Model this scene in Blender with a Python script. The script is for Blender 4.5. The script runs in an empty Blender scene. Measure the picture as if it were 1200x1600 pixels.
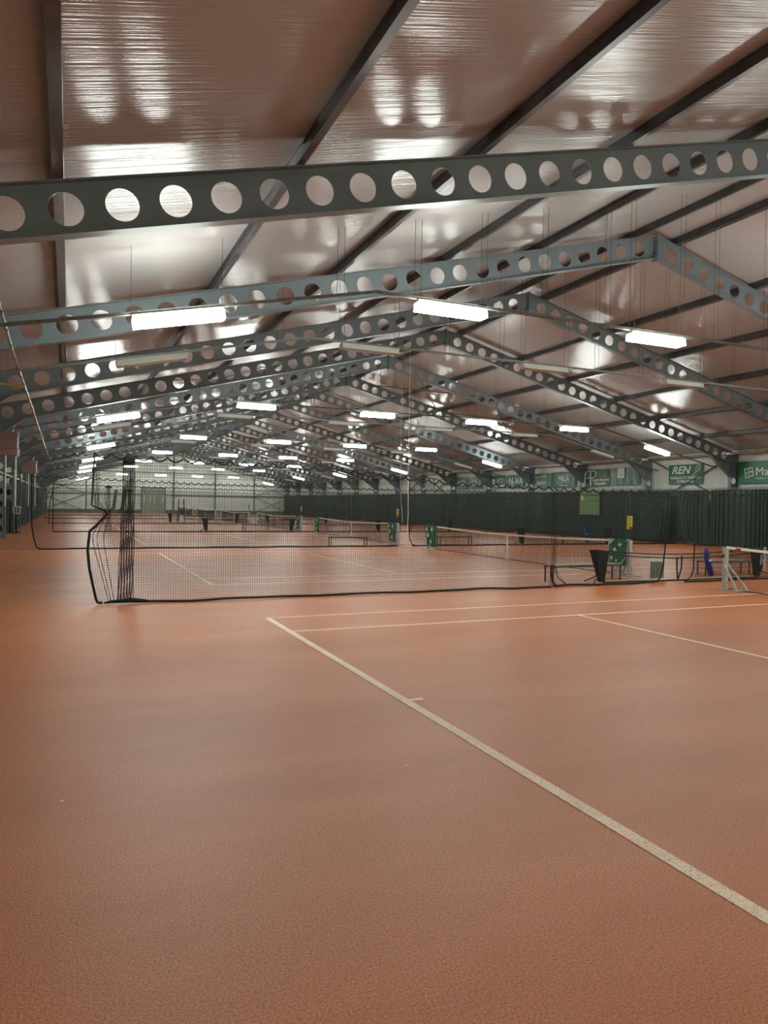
import bpy, math, random
from mathutils import Vector, Matrix
import numpy as np
random.seed(7)
rng = np.random.default_rng(7)
sc = bpy.context.scene
C = sc.collection

# ------------------------------------------------------------------ camera
F, YAW, PIT, ROL, EYE = 1118.36, 0.4148, -0.0107, 0.0169, 1.981
cd = bpy.data.cameras.new('camera')
cam = bpy.data.objects.new('camera', cd)
C.objects.link(cam)
cd.sensor_fit = 'VERTICAL'
cd.sensor_height = 24.0
cd.lens = F / 1600 * 24.0
cd.clip_start, cd.clip_end = 0.05, 400
right0 = Vector((math.cos(YAW), -math.sin(YAW), 0))
fwd0 = Vector((math.sin(YAW), math.cos(YAW), 0))
up0 = Vector((0, 0, 1))
fwd = fwd0 * math.cos(PIT) + up0 * math.sin(PIT)
up1 = -fwd0 * math.sin(PIT) + up0 * math.cos(PIT)
rt = right0 * math.cos(ROL) + up1 * math.sin(ROL)
up = -right0 * math.sin(ROL) + up1 * math.cos(ROL)
cam.matrix_world = Matrix(((rt.x, up.x, -fwd.x, 0), (rt.y, up.y, -fwd.y, 0), (rt.z, up.z, -fwd.z, EYE), (0, 0, 0, 1)))
sc.camera = cam

# ------------------------------------------------------------------ world, exposure
w = bpy.data.worlds.new('night')
sc.world = w
w.use_nodes = True
w.node_tree.nodes['Background'].inputs[0].default_value = (0.6, 0.7, 0.8, 1)
w.node_tree.nodes['Background'].inputs[1].default_value = 0.02
LAMP = 62.0          # radiance of a lit diffuser
sc.view_settings.view_transform = 'Standard'
sc.view_settings.look = 'None'
sc.view_settings.exposure = 0.42
sc.view_settings.gamma = 1.0
sc.view_settings.use_curve_mapping = False
sc.cycles.use_denoising = True
sc.cycles.max_bounces = 8
sc.cycles.diffuse_bounces = 5
sc.cycles.glossy_bounces = 4
sc.cycles.sample_clamp_indirect = 6.0

# ------------------------------------------------------------------ materials
def lin(c):
    return tuple(((v / 255) / 12.92 if v / 255 <= 0.04045 else ((v / 255 + 0.055) / 1.055) ** 2.4) for v in c)

def mat(name, rgb, rough=0.6, metal=0.0, var=0.12, scale=4.0, bump=0.0, bscale=60.0, emit=None, strength=0.0, spec=0.5):
    m = bpy.data.materials.new(name)
    m.use_nodes = True
    nt = m.node_tree
    b = nt.nodes['Principled BSDF']
    col = lin(rgb)
    b.inputs['Roughness'].default_value = rough
    b.inputs['Metallic'].default_value = metal
    b.inputs['Specular IOR Level'].default_value = spec
    tc = nt.nodes.new('ShaderNodeTexCoord')
    nz = nt.nodes.new('ShaderNodeTexNoise')
    nz.inputs['Scale'].default_value = scale
    nz.inputs['Detail'].default_value = 4
    nt.links.new(tc.outputs['Object'], nz.inputs['Vector'])
    rp = nt.nodes.new('ShaderNodeValToRGB')
    rp.color_ramp.elements[0].position = 0.3
    rp.color_ramp.elements[1].position = 0.7
    rp.color_ramp.elements[0].color = (*[v * (1 - var) for v in col], 1)
    rp.color_ramp.elements[1].color = (*[min(1, v * (1 + var)) for v in col], 1)
    nt.links.new(nz.outputs['Fac'], rp.inputs['Fac'])
    nt.links.new(rp.outputs['Color'], b.inputs['Base Color'])
    if bump:
        n2 = nt.nodes.new('ShaderNodeTexNoise')
        n2.inputs['Scale'].default_value = bscale
        n2.inputs['Detail'].default_value = 3
        nt.links.new(tc.outputs['Object'], n2.inputs['Vector'])
        bp = nt.nodes.new('ShaderNodeBump')
        bp.inputs['Strength'].default_value = bump
        bp.inputs['Distance'].default_value = 0.01
        nt.links.new(n2.outputs['Fac'], bp.inputs['Height'])
        nt.links.new(bp.outputs['Normal'], b.inputs['Normal'])
    if emit:
        b.inputs['Emission Color'].default_value = (*emit, 1)
        b.inputs['Emission Strength'].default_value = strength
    return m

M = {}
M['steel'] = mat('painted_steel', (104, 116, 120), 0.42, 0.0, 0.10, 1.2)
M['purlin'] = mat('galvanised_purlin', (78, 78, 80), 0.38, 0.35, 0.25, 3.0)
M['conduit'] = mat('dull_conduit', (98, 98, 94), 0.45, 0.3, 0.25, 10)
M['pipe'] = mat('galvanised_pipe', (150, 150, 145), 0.35, 0.6, 0.2, 8)
M['wire'] = mat('wire', (58, 56, 54), 0.6)
M['housing'] = mat('lamp_housing', (190, 190, 182), 0.4, 0.0, 0.05)
M['diffuser_on'] = mat('lit_diffuser', (235, 235, 230), 0.5, emit=(0.93, 1.0, 0.93), strength=LAMP)
M['diffuser_off'] = mat('unlit_diffuser', (185, 183, 174), 0.35, 0.0, 0.04)
M['panel'] = mat('wall_panel', (206, 212, 204), 0.5, 0.0, 0.05, 0.6)
M['wallsteel'] = mat('wall_rail_steel', (92, 98, 98), 0.5)
M['dado'] = mat('green_board', (92, 112, 100), 0.6)
M['greydoor'] = mat('grey_green_door', (138, 148, 130), 0.55)
M['curtain'] = mat('green_curtain', (26, 52, 40), 0.55, 0.0, 0.22, 0.8, 0.15, 200)
M['curtain_dark'] = mat('dark_green_curtain', (30, 46, 40), 0.75, 0.0, 0.25, 1.0)
M['net'] = mat('black_netting', (24, 26, 27), 0.8)
M['rope'] = mat('black_rope', (15, 16, 18), 0.8)
M['tnet'] = mat('tennis_netting', (22, 24, 24), 0.8)
M['tape'] = mat('white_tape', (228, 224, 212), 0.6, 0.0, 0.08, 6)
M['alu'] = mat('aluminium', (188, 190, 188), 0.32, 0.45, 0.12, 8)
M['red'] = mat('red_plastic', (170, 32, 26), 0.5)
M['black'] = mat('black_fabric', (17, 19, 22), 0.7, 0.0, 0.2, 8)
M['blackmetal'] = mat('black_metal', (24, 25, 26), 0.45)
M['fibre'] = mat('pale_fibreglass', (186, 192, 150), 0.4)
M['blue'] = mat('blue_fabric', (26, 52, 150), 0.55, 0.0, 0.2, 6)
M['bench'] = mat('bench_board', (150, 146, 128), 0.5, 0.0, 0.15, 6)
M['benchleg'] = mat('bench_frame', (52, 54, 50), 0.5)
M['sheet'] = mat('grey_green_sheet', (150, 158, 138), 0.6, 0.0, 0.12, 12)
M['brandgreen'] = mat('green_cover_cloth', (24, 98, 62), 0.5, 0.0, 0.15, 3)
M['white'] = mat('white_print', (226, 230, 224), 0.55, 0.0, 0.04)
M['banner'] = mat('green_banner_vinyl', (44, 106, 82), 0.45, 0.0, 0.08, 2)
M['banner_pale'] = mat('pale_green_banner_vinyl', (84, 128, 112), 0.45, 0.0, 0.1, 2)
M['greyprint'] = mat('grey_print', (176, 186, 178), 0.5)
M['towel'] = mat('light_green_flag', (112, 152, 98), 0.7, 0.0, 0.12, 6)
M['yellow'] = mat('yellow_card', (214, 214, 60), 0.5)
M['heater'] = mat('dusty_pink_heater_case', (128, 98, 96), 0.5, 0.0, 0.06)
M['cream'] = mat('white_enamel', (222, 220, 210), 0.4)
M['orangemat'] = mat('orange_mat', (176, 92, 66), 0.8)
M['fleck'] = mat('white_chalk', (225, 215, 200), 0.8)

# roof sheet: fine ribs run down the slope, one-metre joints, small emboss
m = bpy.data.materials.new('roof_panel'); M['roof'] = m; m.use_nodes = True
nt = m.node_tree; b = nt.nodes['Principled BSDF']
b.inputs['Base Color'].default_value = (*lin((164, 160, 160)), 1)
tc = nt.nodes.new('ShaderNodeTexCoord'); sp = nt.nodes.new('ShaderNodeSeparateXYZ')
nt.links.new(tc.outputs['Object'], sp.inputs[0])
def mth(op, a, bb=None, clamp=False):
    n = nt.nodes.new('ShaderNodeMath'); n.operation = op; n.use_clamp = clamp
    for i, v in enumerate((a, bb)):
        if v is None: continue
        if isinstance(v, (int, float)): n.inputs[i].default_value = v
        else: nt.links.new(v, n.inputs[i])
    return n.outputs[0]
ysc = mth('MULTIPLY', sp.outputs['Y'], 2 * math.pi / 0.05)
rib = mth('MULTIPLY', mth('SINE', ysc), 0.0006)
mp = nt.nodes.new('ShaderNodeMapping'); mp.inputs['Scale'].default_value = (0.22, 26, 0.22)
nt.links.new(tc.outputs['Object'], mp.inputs['Vector'])
nz = nt.nodes.new('ShaderNodeTexNoise'); nz.inputs['Scale'].default_value = 1.0; nz.inputs['Detail'].default_value = 3
nt.links.new(mp.outputs[0], nz.inputs['Vector'])
warp = mth('MULTIPLY', nz.outputs['Fac'], 0.010)
fr = mth('ABSOLUTE', mth('SUBTRACT', mth('FRACT', mth('ADD', sp.outputs['Y'], 0.8)), 0.5))
jt = mth('MULTIPLY', mth('LESS_THAN', fr, 0.008), -0.006)
emb = nt.nodes.new('ShaderNodeTexNoise'); emb.inputs['Scale'].default_value = 55; emb.inputs['Detail'].default_value = 1
nt.links.new(tc.outputs['Object'], emb.inputs['Vector'])
hsum = mth('ADD', mth('ADD', mth('ADD', rib, warp), jt), mth('MULTIPLY', emb.outputs['Fac'], 0.0006))
bp = nt.nodes.new('ShaderNodeBump'); bp.inputs['Strength'].default_value = 1.0; bp.inputs['Distance'].default_value = 1.0
nt.links.new(hsum, bp.inputs['Height']); nt.links.new(bp.outputs['Normal'], b.inputs['Normal'])
b.inputs['Roughness'].default_value = 0.235
b.inputs['Specular IOR Level'].default_value = 0.6

# clay floor
m = bpy.data.materials.new('clay'); M['clay'] = m; m.use_nodes = True
nt = m.node_tree; b = nt.nodes['Principled BSDF']
tc = nt.nodes.new('ShaderNodeTexCoord')
def noise(scale, detail=4, rough=0.5, vec=None):
    n = nt.nodes.new('ShaderNodeTexNoise'); n.inputs['Scale'].default_value = scale
    n.inputs['Detail'].default_value = detail; n.inputs['Roughness'].default_value = rough
    nt.links.new(vec or tc.outputs['Object'], n.inputs['Vector']); return n.outputs['Fac']
def ramp(fac, p0, c0, p1, c1):
    r = nt.nodes.new('ShaderNodeValToRGB'); e = r.color_ramp.elements
    e[0].position, e[0].color, e[1].position, e[1].color = p0, (*c0, 1), p1, (*c1, 1)
    nt.links.new(fac, r.inputs['Fac']); return r.outputs['Color']
def mix(kind, fac, a, bb):
    n = nt.nodes.new('ShaderNodeMixRGB'); n.blend_type = kind
    if isinstance(fac, (int, float)): n.inputs[0].default_value = fac
    else: nt.links.new(fac, n.inputs[0])
    nt.links.new(a, n.inputs[1]); nt.links.new(bb, n.inputs[2]); return n.outputs[0]
mp = nt.nodes.new('ShaderNodeMapping'); mp.inputs['Scale'].default_value = (0.5, 1.6, 1); mp.inputs['Rotation'].default_value = (0, 0, 0.12)
nt.links.new(tc.outputs['Object'], mp.inputs['Vector'])
base = ramp(noise(0.55, 5, 0.6, mp.outputs[0]), 0.3, lin((172, 100, 57)), 0.7, lin((194, 120, 74)))
grain = ramp(noise(85, 3, 0.75), 0.36, (0.50, 0.47, 0.45), 0.64, (1.40, 1.40, 1.40))
col = mix('MULTIPLY', 0.85, base, grain)
speck = ramp(noise(160, 1, 0.5), 0.745, (0, 0, 0), 0.80, (1, 1, 1))
wh = nt.nodes.new('ShaderNodeRGB'); wh.outputs[0].default_value = (*lin((225, 190, 165)), 1)
col = mix('MIX', speck, col, wh.outputs[0])
nt.links.new(col, b.inputs['Base Color'])
bp = nt.nodes.new('ShaderNodeBump'); bp.inputs['Strength'].default_value = 0.55; bp.inputs['Distance'].default_value = 0.004
nt.links.new(noise(85, 3, 0.75), bp.inputs['Height']); nt.links.new(bp.outputs['Normal'], b.inputs['Normal'])
b.inputs['Roughness'].default_value = 0.43
b.inputs['Specular IOR Level'].default_value = 0.44

# clay-dusted white line
m = bpy.data.materials.new('clay_dusted_line'); M['line'] = m; m.use_nodes = True
nt = m.node_tree; b = nt.nodes['Principled BSDF']; tc = nt.nodes.new('ShaderNodeTexCoord')
col = mix('MIX', ramp(noise(130, 2, 0.7), 0.36, (1, 1, 1), 0.52, (0, 0, 0)),
          ramp(noise(2, 3), 0.3, lin((240, 220, 200)), 0.7, lin((250, 238, 222))), ramp(noise(50, 2), 0.3, lin((176, 122, 92)), 0.7, lin((206, 160, 128))))
nt.links.new(col, b.inputs['Base Color']); b.inputs['Roughness'].default_value = 0.75
M['line_thin'] = mat('white_plastic_line', (246, 226, 206), 0.6, 0.0, 0.12, 3)

# ------------------------------------------------------------------ mesh helpers
class MB:
    def __init__(s): s.v = []; s.f = []; s.n = 0
    def add(s, v, f):
        v = np.asarray(v, float).reshape(-1, 3); s.v.append(v)
        s.f.extend([tuple(i + s.n for i in q) for q in f]); s.n += len(v); return s
    def box(s, c, d, R=None):
        c = np.array(c, float); h = np.array(d, float) / 2
        v = np.array([[x, y, z] for x in (-1, 1) for y in (-1, 1) for z in (-1, 1)]) * h
        if R is not None: v = v @ np.array(R).T
        return s.add(v + c, [(0, 1, 3, 2), (4, 6, 7, 5), (0, 4, 5, 1), (2, 3, 7, 6), (0, 2, 6, 4), (1, 5, 7, 3)])
    def bb(s, a, bq):
        a, bq = np.array(a, float), np.array(bq, float); return s.box((a + bq) / 2, np.abs(bq - a))
    def tube(s, pts, r, n=8, cap=True):
        P = np.asarray(pts, float); k = len(P)
        T = np.gradient(P, axis=0); T /= np.linalg.norm(T, axis=1)[:, None] + 1e-12
        ref = np.array([0, 0, 1.0]) if abs(T[0][2]) < 0.9 else np.array([1.0, 0, 0])
        if np.any(np.abs(T @ ref) > 0.97): ref = np.array([0.0, 1.0, 0.0]) if not np.any(np.abs(T[:, 1]) > 0.97) else np.array([0.6, 0.64, 0.48])
        U = np.cross(T, ref); U /= np.linalg.norm(U, axis=1)[:, None]; V = np.cross(T, U)
        rr = np.broadcast_to(np.asarray(r, float), (k,))
        a = np.arange(n) * 2 * math.pi / n
        ring = P[:, None] + rr[:, None, None] * (np.cos(a)[None, :, None] * U[:, None] + np.sin(a)[None, :, None] * V[:, None])
        f = [(i * n + j, i * n + (j + 1) % n, (i + 1) * n + (j + 1) % n, (i + 1) * n + j) for i in range(k - 1) for j in range(n)]
        if cap: f += [tuple(range(n))[::-1], tuple((k - 1) * n + j for j in range(n))]
        return s.add(ring.reshape(-1, 3), f)
    def bar(s, a, bq, wd, hd, ref=(0, 0, 1)):
        a, bq = np.array(a, float), np.array(bq, float); t = bq - a; L = np.linalg.norm(t); t /= L
        u = np.cross(t, ref); u /= np.linalg.norm(u); v = np.cross(u, t)
        return s.box((a + bq) / 2, (L, wd, hd), np.stack([t, u, v], 1))
    def grid(s, P):
        nu, nv = P.shape[:2]
        return s.add(P.reshape(-1, 3), [(i * nv + j, i * nv + j + 1, (i + 1) * nv + j + 1, (i + 1) * nv + j) for i in range(nu - 1) for j in range(nv - 1)])
    def prism(s, poly, axis, a, bq):   # poly: list of 2D points in the plane of the two other axes
        n = len(poly); o = [i for i in range(3) if i != axis]; v = np.zeros((2 * n, 3))
        for k, z in enumerate((a, bq)):
            for i, q in enumerate(poly): v[k * n + i][o[0]], v[k * n + i][o[1]], v[k * n + i][axis] = q[0], q[1], z
        return s.add(v, [tuple(range(n)), tuple(range(2 * n - 1, n - 1, -1))] + [(i, n + i, n + (i + 1) % n, (i + 1) % n) for i in range(n)])
    def strands(s, lines, r):          # many thin three-sided threads; lines: list of (k,3) arrays
        for P in lines:
            P = np.asarray(P, float); k = len(P)
            if k < 2: continue
            T = P[-1] - P[0]; T /= np.linalg.norm(T) + 1e-12
            ref = np.array([0, 1.0, 0]) if abs(T[1]) < 0.8 else np.array([1.0, 0, 0])
            U = np.cross(T, ref); U /= np.linalg.norm(U); V = np.cross(T, U)
            a = np.arange(3) * 2 * math.pi / 3
            ring = (P[:, None] + r * (np.cos(a)[None, :, None] * U + np.sin(a)[None, :, None] * V)).reshape(-1, 3)
            s.add(ring, [(i * 3 + j, i * 3 + (j + 1) % 3, i * 3 + 3 + (j + 1) % 3, i * 3 + 3 + j) for i in range(k - 1) for j in range(3)])
        return s
    def mesh(s, name, mt, smooth=False, off=(0, 0, 0)):
        me = bpy.data.meshes.new(name)
        v = np.concatenate(s.v) - np.array(off, float)
        me.from_pydata(v.tolist(), [], s.f); me.materials.append(mt)
        if smooth: me.shade_smooth()
        me.update(); return me

def obj(name, mb, mt, parent=None, loc=(0, 0, 0), smooth=False, label=None):
    """mesh given in world coordinates; its origin goes to loc (or to the parent's)"""
    po = Vector(loc)
    if parent is not None:
        po = Vector(parent['_o']) if '_o' in parent else Vector((0, 0, 0))
    me = mb.mesh(name, mt, smooth, po)
    o = bpy.data.objects.new(name, me); C.objects.link(o)
    if parent is not None: o.parent = parent; o['_o'] = tuple(po)
    else: o.location = po; o['_o'] = tuple(po)
    if label: o['label'] = label
    return o
def tag(o, label, cat, group=None):
    o['label'] = label; o['category'] = cat
    if group: o['group'] = group
    return o
def thing(name, label, cat, loc=(0, 0, 0), group=None):
    o = bpy.data.objects.new(name, None); C.objects.link(o); o.location = loc; o.empty_display_size = 0.2
    o['_o'] = tuple(loc); return tag(o, label, cat, group)
def struct(name, mb, mt, smooth=False):
    o = obj(name, mb, mt, smooth=smooth); o['kind'] = 'structure'; return o
def dup(root, loc, label=None, group=None, rotz=None):
    r = root.copy(); C.objects.link(r); r.location = loc
    if rotz is not None: r.rotation_euler = (0, 0, rotz)
    if label: r['label'] = label
    if group: r['group'] = group
    for ch in list(root.children):
        c = ch.copy(); C.objects.link(c); c.parent = r
        for g in ch.children:
            d = g.copy(); C.objects.link(d); d.parent = c
    return r
def text(name, s, parent, pos, size, xdir, mt, align='CENTER', sx=1.0, shear=0.0, bold=0.0, depth=0.002):
    """flat lettering standing upright: xdir is the reading direction"""
    cu = bpy.data.curves.new(name, 'FONT'); cu.body = s; cu.size = size; cu.align_x = align; cu.align_y = 'CENTER'
    cu.shear = shear; cu.offset = bold; cu.extrude = depth
    t = bpy.data.objects.new(name, cu); C.objects.link(t)
    dg = bpy.context.evaluated_depsgraph_get()
    me = bpy.data.meshes.new_from_object(t.evaluated_get(dg)); bpy.data.objects.remove(t); bpy.data.curves.remove(cu)
    x = Vector(xdir).normalized(); z = Vector((0, 0, 1)); n = x.cross(z)
    off = Vector(parent['_o'])
    me.transform(Matrix(((x.x * sx, z.x, n.x, pos[0] - off.x), (x.y * sx, z.y, n.y, pos[1] - off.y), (x.z * sx, z.z, n.z, pos[2] - off.z), (0, 0, 0, 1))))
    me.materials.clear(); me.materials.append(mt); me.name = name
    o = bpy.data.objects.new(name, me); C.objects.link(o); o.parent = parent; o['_o'] = tuple(off); return o
ORD = ['nearest', 'second', 'third', 'fourth', 'fifth', 'sixth', 'seventh', 'eighth', 'ninth', 'tenth', 'eleventh', 'twelfth',
       'thirteenth', 'fourteenth', 'fifteenth', 'sixteenth', 'seventeenth', 'eighteenth']

# ------------------------------------------------------------------ the hall
XL, XR, XM = -3.9, 33.0, 15.018
YB, YF = -9.0, 113.57
SL = 0.2602
def rtop(x): return 9.666 - SL * abs(x - XM)       # top of the rafters
def roofz(x): return rtop(x) + 0.20
Y0F, BAY = 15.474, 6.131
# floor
mb = MB(); mb.grid(np.array([[[x, y, 0] for y in (YB, YF)] for x in (XL, XR)])[:, ::-1]); 
fl = struct('floor', MB().bb((XL, YB, -0.2), (XR, YF, 0)), M['clay'])
# ceiling: two slopes
mb = MB()
for a, bq in ((XL, XM), (XM, XR)):
    mb.prism([(a, roofz(a)), (bq, roofz(bq)), (bq, roofz(bq) + 0.12), (a, roofz(a) + 0.12)], 1, YB, YF)
struct('ceiling', mb, M['roof'])
# corrugated side walls and gables
def corrugated(x, sgn):
    ys = np.arange(YB, YF + 0.01, 0.05); k = np.arange(len(ys)) % 4
    off = np.where((k == 0) | (k == 1), 0.0, 0.02)
    z = (-0.02, roofz(x) + 0.05)
    P = np.array([[[x + sgn * o, y, zz] for zz in z] for y, o in zip(ys, off)])
    return MB().grid(P).bb((x + sgn * 0.03, YB, 0), (x + sgn * 0.12, YF, z[1]))
struct('wall_left', corrugated(XL, -1), M['panel'])
struct('wall_right', corrugated(XR, 1), M['panel'])
def gable(y, sgn):
    mb = MB(); xs = np.arange(XL, XR + 0.01, 0.05); k = np.arange(len(xs)) % 5
    off = np.where(k < 3, 0.0, 0.02)
    P = np.array([[[x, y + sgn * o, 0], [x, y + sgn * o, roofz(x)]] for x, o in zip(xs, off)])
    mb.grid(P); mb.prism([(XL, 0), (XR, 0), (XR, roofz(XR)), (XM, roofz(XM)), (XL, roofz(XL))], 1, y + sgn * 0.03, y + sgn * 0.1)
    return mb
struct('wall_far', gable(YF + 0.16, 1), M['panel'])
struct('wall_near', gable(YB, -1), M['panel'])
# far gable steelwork and board
mb = MB()
for x in (2.3, 8.4, 14.7, 21.0, 27.2):
    mb.bb((x - 0.1, YF - 0.12, 0), (x + 0.1, YF + 0.15, rtop(x) - 0.6))
struct('trim_1', mb, M['wallsteel'])
mb = MB()
mb.bb((XL, YF + 0.03, 2.75), (10.1, YF + 0.15, 2.9)).bb((13.4, YF + 0.03, 2.75), (XR, YF + 0.15, 2.9)).bb((XL, YF + 0.03, 6.15), (XR, YF + 0.15, 6.3))
struct('trim_2', mb, M['wallsteel'])
mb = MB()
for x0, x1 in ((-3.8, 2.2), (27.3, 32.9)):
    for z0, z1 in ((0.3, 2.75), (2.9, 4.9)):
        mb.tube([(x0, YF - 0.02, z0), (x1, YF - 0.02, z1)], 0.045, 6); mb.tube([(x0, YF - 0.05, z1), (x1, YF - 0.05, z0)], 0.045, 6)
struct('trim_3', mb, M['wallsteel'])
struct('baseboard_far', MB().bb((XL, YF + 0.02, 0), (XR, YF + 0.15, 0.55)), M['dado'])
dr = obj('door_1', MB().bb((10.1, YF - 0.02, 0), (13.4, YF + 0.12, 3.75)), M['greydoor']); dr['kind'] = 'structure'
for x in (10.4, 11.3, 11.9, 13.1):
    obj('door_handle', MB().bb((x - 0.04, YF - 0.06, 1.6), (x + 0.04, YF - 0.01, 2.7)), M['cream'], dr, label='tall white pull bar')
obj('door_frame', MB().bb((9.95, YF - 0.06, 0), (10.1, YF + 0.1, 4.0)).bb((13.4, YF - 0.06, 0), (13.55, YF + 0.1, 4.0)).bb((9.95, YF - 0.06, 3.75), (13.55, YF + 0.1, 3.95)), M['wallsteel'], dr)
# side wall rails and bracing above the right curtain, gutters at the eaves
mb = MB()
for k in (-1, 2, 7, 8, 13):
    y = Y0F + k * BAY
    mb.tube([(32.9, y + 0.2, 2.3), (32.9, y + BAY - 0.2, 4.9)], 0.045, 6); mb.tube([(32.85, y + 0.2, 4.9), (32.85, y + BAY - 0.2, 2.3)], 0.045, 6)
struct('trim_4', mb, M['wallsteel'])
struct('trim_5', MB().tube([(32.35, YB + .1, 5.0), (32.35, YF - .1, 5.0)], 0.07, 10).tube([(-3.25, YB + .1, 5.0), (-3.25, YF - .1, 5.0)], 0.07, 10), M['pipe'], True)

# ------------------------------------------------------------------ portal frames
def cell_strip(mb, org, t, nrm, thick, n_pre, cells, pitch, dia, depth, tail):
    """plate from org along t, web centre line at depth/2 below org; round holes; thick along nrm"""
    t = np.array(t, float); nrm = np.array(nrm, float); dn = np.cross(nrm, t); 
    if dn[2] > 0 or (abs(dn[2]) < 1e-6 and dn[0] < 0): dn = -dn
    K = 24; org = np.array(org, float)
    def pt(s_, d_, k_): return org + t * s_ + dn * d_ + nrm * k_
    for side in (-thick / 2, thick / 2):
        if n_pre > 1e-3: mb.add([pt(0, 0, side), pt(n_pre, 0, side), pt(n_pre, depth, side), pt(0, depth, side)], [(0, 1, 2, 3)])
        L = n_pre + cells * pitch
        if tail > 1e-3: mb.add([pt(L, 0, side), pt(L + tail, 0, side), pt(L + tail, depth, side), pt(L, depth, side)], [(0, 1, 2, 3)])
    for c_ in range(cells):
        sc_ = n_pre + (c_ + 0.5) * pitch
        hole, outer = [], []
        for i in range(K):
            a = 2 * math.pi * (i + 0.5) / K; ca, sa = math.cos(a), math.sin(a)
            hole.append((sc_ + dia / 2 * ca, depth / 2 + dia / 2 * sa))
            q = min((pitch / 2) / max(abs(ca), 1e-9), (depth / 2) / max(abs(sa), 1e-9))
            outer.append((sc_ + q * ca, depth / 2 + q * sa))
        for side in (-thick / 2, thick / 2):
            v = [pt(*h, side) for h in hole] + [pt(*o, side) for o in outer]
            f = [(i, (i + 1) % K, K + (i + 1) % K, K + i) for i in range(K)]
            cor = []
            for (cx, cy) in ((1, 1), (-1, 1), (-1, -1), (1, -1)):
                cor.append(pt(sc_ + cx * pitch / 2, depth / 2 + cy * depth / 2, side))
            v += cor
            for ci, (cx, cy) in enumerate(((1, 1), (-1, 1), (-1, -1), (1, -1))):
                # nearest outer pair that straddles this corner
                ang = math.atan2(cy * depth, cx * pitch) % (2 * math.pi)
                i = int((ang / (2 * math.pi) * K - 0.5) // 1) % K
                f.append((K + i, K + (i + 1) % K, 2 * K + ci))
            mb.add(v, f)
        v = [pt(*h, -thick / 2) for h in hole] + [pt(*h, thick / 2) for h in hole]
        mb.add(v, [(i, (i + 1) % K, K + (i + 1) % K, K + i) for i in range(K)])
    return dn
DEP = 0.63
def make_frame(label):
    fr = thing('portal_frame', label, 'steel frame', (0, 0, 0), 'round-holed steel portal frames along the hall')
    for sg in (-1, 1):
        e = math.sqrt(1 + SL * SL); t = np.array([sg / e, 0, -SL / e])
        org = np.array([XM, 0, rtop(XM)])
        # shift: hole centres lie 0.678 m (in x) from the ridge
        ncell = 28; L = 18.0 * e if sg > 0 else 18.45 * e; pitch = 0.63 * e
        ncell = 27; pre = 0.678 * e - pitch / 2 - 0.0
        mb = MB(); dn = cell_strip(mb, org, t, (0, 1, 0), 0.012, pre, ncell, pitch, 0.40, DEP, L - pre - ncell * pitch)
        ra = obj('rafter', mb, M['steel'], fr)
        mt_ = MB().bar(org + dn * 0.008 , org + t * L + dn * 0.008, 0.2, 0.016, ref=tuple(-dn))
        obj('top_flange', mt_, M['steel'], ra)
        mt_ = MB().bar(org + dn * (DEP - 0.008) + t * 0.02, org + t * L + dn * (DEP - 0.008), 0.2, 0.016, ref=tuple(-dn))
        obj('bottom_flange', mt_, M['steel'], ra)
        # column
        xo = XM + sg * 18.0 - (0.45 if sg < 0 else 0); 
        xi = xo - sg * 0.55
        mb = MB(); top = rtop(xo) - 0.02
        cell_strip(mb, (xi if sg > 0 else xo, 0, 0.0), (0, 0, 1), (0, 1, 0), 0.012, 0.15, 6, 0.62, 0.34, 0.55, 0.0)
        mb.bb((min(xi, xo), -0.006, 3.87), (max(xi, xo), 0.006, top - 0.1))
        co = obj('column', mb, M['steel'], fr)
        obj('column_flange', MB().bb((xi - 0.012, -0.1, 0), (xi + 0.012, 0.1, rtop(xi) - DEP + .04)).bb((xo - 0.012, -0.1, 0), (xo + 0.012, 0.1, top)), M['steel'], co)
        # haunch
        mb = MB(); x2 = xi - sg * 1.5
        mb.prism([(xi, rtop(xi) - DEP + .02), (xi, rtop(xi) - DEP - 0.75), (x2, rtop(x2) - DEP + .02)], 1, -0.006, 0.006)
        mb.bar((xi, 0, rtop(xi) - DEP - 0.75), (x2, 0, rtop(x2) - DEP), 0.18, 0.016)
        obj('haunch', mb, M['steel'], fr)
    obj('ridge_plate', MB().bb((XM - 0.02, -0.11, rtop(XM) - DEP - 0.09), (XM + 0.02, 0.11, rtop(XM) + 0.04)), M['steel'], fr)
    return fr
fr0 = None
for k in range(-2, 17):
    y = Y0F + k * BAY - (0.15 if k == 16 else 0)
    i = k + 1
    if k == -2: lab = 'holed steel portal frame just above the viewer, out of the top of the picture'
    elif k == -1: lab = 'nearest round-holed steel frame, its rafter crossing the whole upper picture from edge to edge'
    elif k == 0: lab = 'round-holed steel frame behind the nearest one, ridge joint at upper right of the picture'
    elif k == 16: lab = 'steel frame standing against the far end wall'
    else: lab = 'grey round-holed steel frame, %s from the viewer of the row along the hall' % ORD[i]
    if k == -2: continue
    if fr0 is None: fr0 = make_frame(lab); fr0.location = (0, y, 0)
    else: dup(fr0, (0, y, 0), lab)

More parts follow.
